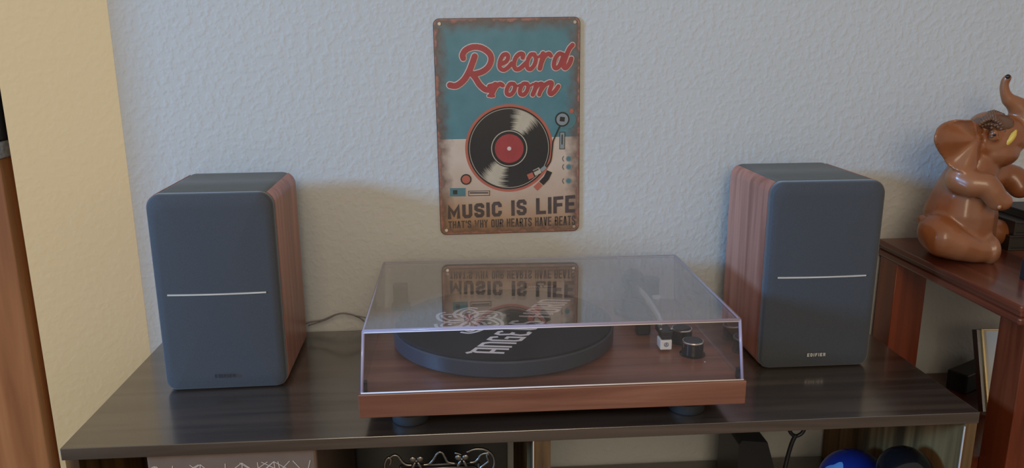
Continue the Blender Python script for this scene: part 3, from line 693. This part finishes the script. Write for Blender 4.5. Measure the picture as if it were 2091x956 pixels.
# elephant figurine: limbs as chains of balls, fused into one skin
EC = (0.7055, -0.100, TZ)
def EP(px, py, dy=0.0):
    X = -0.731977 + 0.00069219 * px + 0.00009681 * py; Z = 0.493086 - 0.00001225 * px - 0.00066913 * py
    return Vector((X - EC[0] + 0.72 * dy, dy, Z - EC[2] - 0.18 * dy))     # figure is turned a little towards the viewer
eb = MB(); S = 0.00068
def chain(pts, k=7):
    """pts: (px, py, depth, radius in px[, flatten])"""
    P = [EP(p[0], p[1], p[2]) for p in pts]; R = [p[3] * S for p in pts]
    for i in range(len(P) - 1):
        for t in range(k + (1 if i == len(P) - 2 else 0)):
            u = t / k; eb.ball(P[i].lerp(P[i + 1], u), R[i] + (R[i + 1] - R[i]) * u, 14)
chain([(1955, 478, 0, 66), (1958, 440, 0, 68), (1966, 400, 0, 58), (1982, 355, 0, 46), (2000, 320, 0, 40)], 6)          # trunk of the body
chain([(1915, 472, -.020, 38), (1925, 482, -.028, 38), (1958, 496, -.036, 31), (1990, 507, -.040, 24), (2010, 507, -.040, 24)])   # near leg
eb.ball(EP(2020, 505, -.040), (.011, .0195, .0205), 16)
chain([(1950, 470, .025, 40), (2000, 475, .038, 34), (2060, 482, .040, 24), (2075, 482, .040, 24)])                       # far leg
chain([(1965, 362, -.030, 30), (1985, 372, -.042, 26), (2012, 374, -.050, 24), (2024, 385, -.054, 22), (2036, 404, -.056, 20)])       # near arm
eb.ball(EP(2043, 406, -.056), (.0135, .0145, .0125), 14)
chain([(2000, 365, .030, 28), (2045, 352, .042, 25), (2070, 362, .036, 27), (2084, 382, .026, 22)])                        # far arm
chain([(2008, 290, 0, 44), (2024, 282, 0, 46), (2048, 275, 0, 40)], 5)                                                     # skull
eb.ball(EP(2022, 308, 0), (.036, .032, .022), 16)
eb.ball(EP(2020, 255, 0), (.026, .026, .019), 16)
chain([(2050, 285, 0, 36), (2076, 270, 0, 30), (2090, 248, 0, 29), (2086, 227, 0, 23), (2071, 212, 0, 16), (2058, 204, 0, 12.5), (2051, 191, 0, 9.5), (2049, 177, 0, 8.5), (2051, 167, -.001, 8), (2056, 162, -.003, 8)], 7)
eb.ball(EP(2028, 273, -.029), .0062, 12); eb.ball(EP(2030, 283, -.030), (.0075, .004, .0035), 12)
chain([(2026, 325, 0, 20), (2055, 308, 0, 16), (2075, 296, 0, 9)], 5)                                                      # lower jaw
eb.ball(EP(1882, 447, 0.0), .0075, 10)                                                                                     # tail stub
chain([(1884, 452, -.002, 9), (1880, 470, -.008, 8), (1884, 490, -.012, 7)], 4)
def ear(side):
    ring = [(2003, 262), (1990, 250), (1966, 246), (1938, 250), (1921, 262), (1914, 285), (1919, 306), (1930, 322), (1940, 338), (1960, 346), (1978, 349), (1992, 342), (1999, 318), (2003, 290)]
    ring = spline(ring, 4, True)[:-1]; cx, cy = 1993, 285; v = []; f = []; n = len(ring); NR = 7
    for layer in (-1, 1):
        for r in range(NR + 1):
            t = r / NR
            for i, p in enumerate(ring):
                px, py = cx + (p.x - cx) * t, cy + (p.y - cy) * t
                ang = math.atan2(py - cy, px - cx)
                dep = 0.030 + 0.010 * t - 0.007 * t * math.cos(5 * ang) - .006 * t * t + (0.006 * (t - .85) / .15 if t > .85 else 0) * .6
                dep -= .016 * max(0, (px - cx) / 10) * t
                q = EP(px, py, side * dep); q.y += side * layer * 0.0030
                v.append(q)
    o2 = (NR + 1) * n
    for r in range(NR):
        for i in range(n):
            j = (i + 1) % n; f += [(r * n + i, r * n + j, (r + 1) * n + j, (r + 1) * n + i), (o2 + r * n + i, o2 + (r + 1) * n + i, o2 + (r + 1) * n + j, o2 + r * n + j)]
    for i in range(n):
        j = (i + 1) % n; f.append((NR * n + i, NR * n + j, o2 + NR * n + j, o2 + NR * n + i))
    eb.add(v, f, True)
ear(-1); ear(1)
ele = thing('elephant_figurine', 'glossy brown seated elephant figurine with raised trunk on the cherry table', 'figurine', EC)
tmp = eb.build('body', M['ele'], None)
zmin = 0.0
rm = tmp.modifiers.new('skin', 'REMESH'); rm.mode = 'VOXEL'; rm.voxel_size = 0.0019; rm.use_smooth_shade = True
smo = tmp.modifiers.new('soften', 'SMOOTH'); smo.factor = 0.5; smo.iterations = 10
dg = bpy.context.evaluated_depsgraph_get(); dg.update()
me = bpy.data.meshes.new_from_object(tmp.evaluated_get(dg)); tmp.modifiers.clear(); tmp.data = me; tmp.parent = ele
for v in me.vertices:                      # flat seat
    if v.co.z < 0.0: v.co.z = 0.0
for p_ in me.polygons: p_.use_smooth = True
if not me.materials: me.materials.append(M['ele'])
for sd in (-1, 1):
    MB().tube(spline([EP(2045, 296, sd * .022), EP(2054, 291, sd * .027), EP(2064, 281, sd * .029), EP(2073, 266, sd * .028)], 5), [(.0024 + .0020 * math.sin(PI * min(1, (i + 4) / 20)) ) * (1 if i < 12 else 1 - (i - 12) * .2) for i in range(16)], 12).build('tusk', M['tusk'], ele)
    MB().ball(EP(2030, 276, sd * .0335), (.0022, .0018, .0018), 12).build('eye', M['blackgloss'], ele)
MB().ball(EP(2056.5, 160.5, -.0050), (.0034, .0030, .0034), 14).build('nostril', M['blackgloss'], ele)
rn = random.Random(5)
orn = MB()
def on_head(px, py): 
    dx, dz = (px - 2024) / 50, (py - 282) / 50; return -0.032 * math.sqrt(max(0.05, 1 - dx * dx - dz * dz))
beads = [(1993 + 6.2 * i, 268 - 13 * math.sin((i + .5) / 9.5 * PI), 4.6) for i in range(10)] + [(1997, 277, 5), (1999, 285, 6.5), (2051, 262, 6.5), (2024, 262, 4.5), (2026, 270, 5.5), (2025, 279, 5), (2030, 285, 3.6), (2036, 276, 3.4)]
for bx_, by_, br in beads:
    orn.ball(EP(bx_, by_, on_head(bx_, by_) + .0006), br * .72 * S, 10)
orn.ball(EP(2024, 252, -.002), (.0265, .0265, .0150), 20)
for row in range(6):                        # crust of small knobs over the crown
    for i in range(12):
        a = (i + .5 * (row % 2)) / 11.5
        orn.ball(EP(1996 + 52 * a + 1.5 * row, 260 - 3.6 * row - 15 * math.sin(a * PI), -.0275 + .0052 * row), rn.uniform(2.6, 4.2) * S, 8)
orn.build('beaded_headdress', M['ele_orn'], ele)
for q in ((2030, 490, -.046, 5), (2034, 500, -.052, 5), (2026, 488, -.030, 4.5), (2050, 400, -.062, 4.5), (2048, 412, -.062, 4.5), (2040, 416, -.066, 4)):
    MB().ball(EP(q[0], q[1], q[2]), (q[3] * S, q[3] * S, q[3] * S * 1.2), 10).build('toenail', M['nail'], ele)

# dark books behind the elephant's feet
zz = TZ
for i, (x0, hh, lab) in enumerate(((0.752, .022, 'dark book lowest in the stack behind the elephant'), (0.757, .020, 'dark book in the middle of the stack behind the elephant'), (0.778, .012, 'dark book topmost in the stack behind the elephant'))):
    bk = thing('book', lab, 'book', (x0, -.050, zz), 0, 'dark books behind the elephant')
    MB().box(0, .20, -.038, .036, 0, .003, .0006).box(0, .20, -.038, .036, hh - .003, hh, .0006).box(0, .003, -.038, .036, 0.003, hh - .003).build('cover', M['darkbook'], bk)
    MB().box(.0032, .196, -.034, .033, .0031, hh - .0031).build('pages', M['darkbook'] if i else M['darkbook'], bk)
    zz += hh + .0002
# small silver frame at the right-hand edge
sf = thing('small_frame', 'small silver-edged picture standing at the front of the cherry table', 'picture frame', (0.7125, -0.222, TZ), 0.0)
MB().box(-.035, -.0325, -.006, .000, 0, .028, .0004).box(.0325, .035, -.006, 0, 0, .028, .0004).box(-.0325, .0325, -.006, 0, 0, .0025).box(-.0325, .0325, -.006, 0, .0255, .028).build('frame', M['silver'], sf)
MB().box(-.0325, .0325, -.003, -.0005, .0025, .0255).build('picture', M['green'], sf)
MB().box(-.034, .034, .0003, .010, 0, .026, .001).build('stand', M['black'], sf)

# gilt photo frame on the table's lower shelf
pf = thing('photo_frame', 'thin gilt-edged photo frame leaning on the lower shelf under the cherry table', 'picture frame', (0.7095, -0.152, -0.0945), 0.0)
pf.rotation_euler = (math.radians(-21), math.radians(0), math.radians(-4))
fw_, fh_ = .085, .116
MB().box(0, .0028, -.002, .004, 0, fh_, .0005).box(.0028, fw_, -.002, .004, fh_ - .0028, fh_, .0005).box(fw_ - .0028, fw_, -.002, .004, 0, fh_ - .0028).box(.0028, fw_ - .0028, -.002, .004, 0, .0028).build('gilt_moulding', M['gold'], pf)
MB().box(-.0052, -.0001, .0012, .013, .001, fh_ - .001, .0005).build('silver_side', M['pewter'], pf)
MB().box(.0028, fw_ - .0028, .001, .004, .0028, fh_ - .0028).build('photograph', M['paper'], pf)
MB().box(-.001, fw_, .0042, .010, .001, fh_ - .001).build('backing', M['black'], pf)
ez = tag(MB().box(0, .09, 0, .03, 0, .030, .002).build('black_block', M['black']), 'small black block lying behind the gilt photo frame', 'case'); ez.location = (0.722, -0.085, -0.0998); ez.rotation_euler = (0, 0, 0.5)  # plain black block filling the dark area behind the frame

# ------------------------------------------------------------------ things inside the console
bn = thing('storage_bin', 'taupe fabric bin with pale line pattern inside the console', 'storage bin', (-0.267, -0.18, SH))
MB().box(-.090, .090, -.137, .140, .0003, .2190, .003).build('fabric_box', M['bin'], bn)
bi = Ink(lambda x, z, h: (x, -.137 - h, z), .0003)
rn = random.Random(11)
stars = [(-.082, .206), (-.066, .188), (-.034, .214), (-.010, .172), (.010, .210), (.027, .190), (.044, .208), (.050, .193), (.078, .186), (-.03, .12), (.03, .12), (.07, .11)]
for i, (sx, sz) in enumerate(stars):
    for k in range(7):
        a = 2 * PI * k / 7 + i * .5; e = (sx + .06 * math.cos(a), sz + .06 * math.sin(a)); t = 1.0
        for lo, hi, c_, d_ in ((-.0885, .0885, sx, e[0] - sx), (.002, .2045, sz, e[1] - sz)):
            if d_ > 0: t = min(t, max(0, (hi - c_) / d_))
            elif d_ < 0: t = min(t, max(0, (lo - c_) / d_))
        if sz > .2045 and math.sin(a) > -.2: continue
        bi.stroke([(sx, min(sz, .2045)), (sx + .06 * t * math.cos(a), min(sz, .2045) + .06 * t * math.sin(a))], .0009)
bi.build('line_pattern', M['binline'], bn)

# scrolled pewter frame
sfm = thing('scroll_frame', 'pewter photo frame with scrolls and two bows inside the console', 'picture frame', (-0.0455, -0.262, SH + .0002), 0.0)
def FP(cx, cy, d=0.0): return Vector(((cx - 725) * .0001095, d, .1555 - (cy - 235) * .000118))
Z0 = .1555 - .118
iw = .0415
fr = MB()
for q in ([(-iw, 0, Z0), (-iw, 0, .1555)], [(iw, 0, Z0), (iw, 0, .1555)], [(-iw, 0, .1555), (iw, 0, .1555)], [(-iw, 0, Z0), (iw, 0, Z0)]):
    fr.tube(q, .0024, 10)
fr.build('inner_border', M['pewter'], sfm)
fr = MB(); e = iw + .0045
for q in ([(-e, 0.001, Z0 - .0045), (-e, .001, .1600)], [(e, .001, Z0 - .0045), (e, .001, .1600)], [(-e, .001, .1600), (e, .001, .1600)], [(-e, .001, Z0 - .0045), (e, .001, Z0 - .0045)]): fr.tube(q, .0018, 10)
fr.build('outer_border', M['pewter_dark'], sfm)
MB().box(-iw, iw, .0005, .0025, Z0, .1555).build('photograph', M['photo'], sfm)
MB().box(-iw + .001, iw - .001, -.0004, .0003, .1500, .1540).build('photo_border', M['paper'], sfm)
scr = [[(300, 110), (325, 150), (370, 182), (425, 188)], [(550, 188), (610, 182), (655, 140), (685, 90)], [(762, 68), (785, 120), (815, 170), (890, 190)], [(1050, 185), (1100, 180), (1140, 150), (1162, 112)],
       [(160, 293), (140, 240), (135, 180), (155, 120), (185, 95), (205, 130), (190, 175)], [(1290, 293), (1315, 220), (1310, 150), (1285, 100), (1255, 80), (1235, 120), (1255, 180)], [(1255, 180), (1215, 210), (1170, 245), (1145, 293)], [(245, 235), (280, 255), (305, 300)],
       [(300, 110), (270, 75), (225, 75), (190, 105)], [(685, 90), (725, 55), (762, 68)], [(1162, 112), (1190, 95), (1230, 90), (1255, 105)], [(890, 70), (960, 95)], [(1020, 70), (1100, 40), (1200, 45), (1262, 75)]]
for q in scr:
    MB().tube(spline([FP(*p) for p in q], 6), .0017, 8).build('scroll', M['pewter'], sfm)
for s in (-1, 1):
    MB().tube(spline([(s * .064, 0, .1487), (s * .060, 0, .11), (s * .052, 0, .085), (s * .062, 0, .055), (s * .060, 0, .03), (s * .045, 0, .018), (s * .030, 0, .026)], 6), .0017, 8).build('scroll', M['pewter'], sfm)
    MB().tube(spline([(s * .058, 0, .03), (s * .05, -.006, .012), (s * .05, -.012, .0017)], 6), .0017, 8).build('foot', M['pewter'], sfm)
for bxc in (478, 966):
    for s in (-1, 1):
        o = MB(); p0 = FP(bxc, 125, -.003)
        o.ball(p0 + Vector((s * .0042, 0, .0016)), (.0042, .0016, .0036), 12, Matrix.Rotation(s * -.5, 3, 'Y')); o.build('bow_loop', M['pewter'], sfm)
        o = MB(); o.ball(p0 + Vector((s * .0036, 0, -.0068)), (.0018, .0012, .0052), 10, Matrix.Rotation(s * -.45, 3, 'Y')); o.build('bow_tail', M['pewter'], sfm)
    MB().ball(FP(bxc, 125, -.004), .0017, 10).build('bow_knot', M['pewter'], sfm)
MB().box(-.03, .03, .004, .006, .0, .15).build('easel_back', M['black'], sfm)

# globe, round black case, black box and cables in the right bay
gl = thing('globe', 'small glossy deep blue globe in the right bay of the console', 'globe', (0.5035, -0.195, SH))
MB().ball((0, 0, .0665), .0465, 40).build('sphere', M['globe'], gl)
MB().lathe([(.028, 0.0002), (.028, .004), (.010, .008), (.006, .022)], (0, 0, 0), 28).build('base', M['black'], gl)
def sph(lon, lat, r=.0468): return (r * math.cos(lat) * math.cos(lon), r * math.cos(lat) * math.sin(lon), .0665 + r * math.sin(lat))
for cl, cp, rad in ((3.5, .62, .38), (4.0, .2, .3), (5.4, .3, .3)):
    lp = MB()
    ring = [(cl + rad * (1 + .25 * math.sin(3 * a + cl)) * math.cos(a), cp + rad * .8 * (1 + .2 * math.cos(4 * a)) * math.sin(a)) for a in [2 * PI * i / 24 for i in range(24)]]
    v = [sph(cl, cp)]; f = []
    for r in range(1, 5):
        for q in ring: v.append(sph(cl + (q[0] - cl) * r / 4, cp + (q[1] - cp) * r / 4))
    for i in range(24): f.append((0, 1 + i, 1 + (i + 1) % 24))
    for r in range(3):
        for i in range(24):
            j = (i + 1) % 24; f.append((1 + r * 24 + i, 1 + (r + 1) * 24 + i, 1 + (r + 1) * 24 + j, 1 + r * 24 + j))
    lp.add(v, f, True); lp.build('land', M['land'], gl)
BALLX, BALLY, BALLZ, BALLR = 0.5125, -0.288, 0.1700, 0.0325
hd = thing('black_ball', 'shiny black ball beside the blue globe in the front right corner of the console', 'ball', (BALLX, BALLY, SH))
MB().ball((0, 0, BALLZ - BALLR), BALLR, 32).build('ball', M['blackgloss'], hd)
MB().lathe([(.022, .0002), (.022, .004), (.010, .010), (.008, BALLZ - 2 * BALLR + .006)], (0, 0, 0), 28).build('stand', M['black'], hd)
rt_ = thing('network_box', 'low black wedge-shaped box with a cable under the turntable', 'electronics', (0.378, -0.12, SH))
MB().extrude([(-.018, .0002), (.056, .0002), (.022, .108), (-.014, .112), (-.018, .106)], 'Y', -.03, .05).build('housing', M['black'], rt_)
MB().tube(spline([(-.012, 0, .110), (-.034, -.005, .118), (-.055, -.008, .119), (-.07, -.01, .127), (-.076, -.01, .14)], 6), .0018, 8).build('cable', M['black'], rt_)
cf = thing('cable_loop', 'black looped cable hanging beside the wedge-shaped box', 'cable', (0.437, -0.15, SH))
MB().tube(spline([(-.012, 0, .0014), (-.010, 0, .06), (-.004, 0, .10), (.002, 0, .118)], 6), .0030, 8).build('cord', M['black'], cf)
MB().tube(spline([(-.010, 0, .135), (-.006, 0, .122), (.002, 0, .116), (.011, 0, .121), (.016, 0, .134)], 6), .0026, 8).build('loop', M['black'], cf)
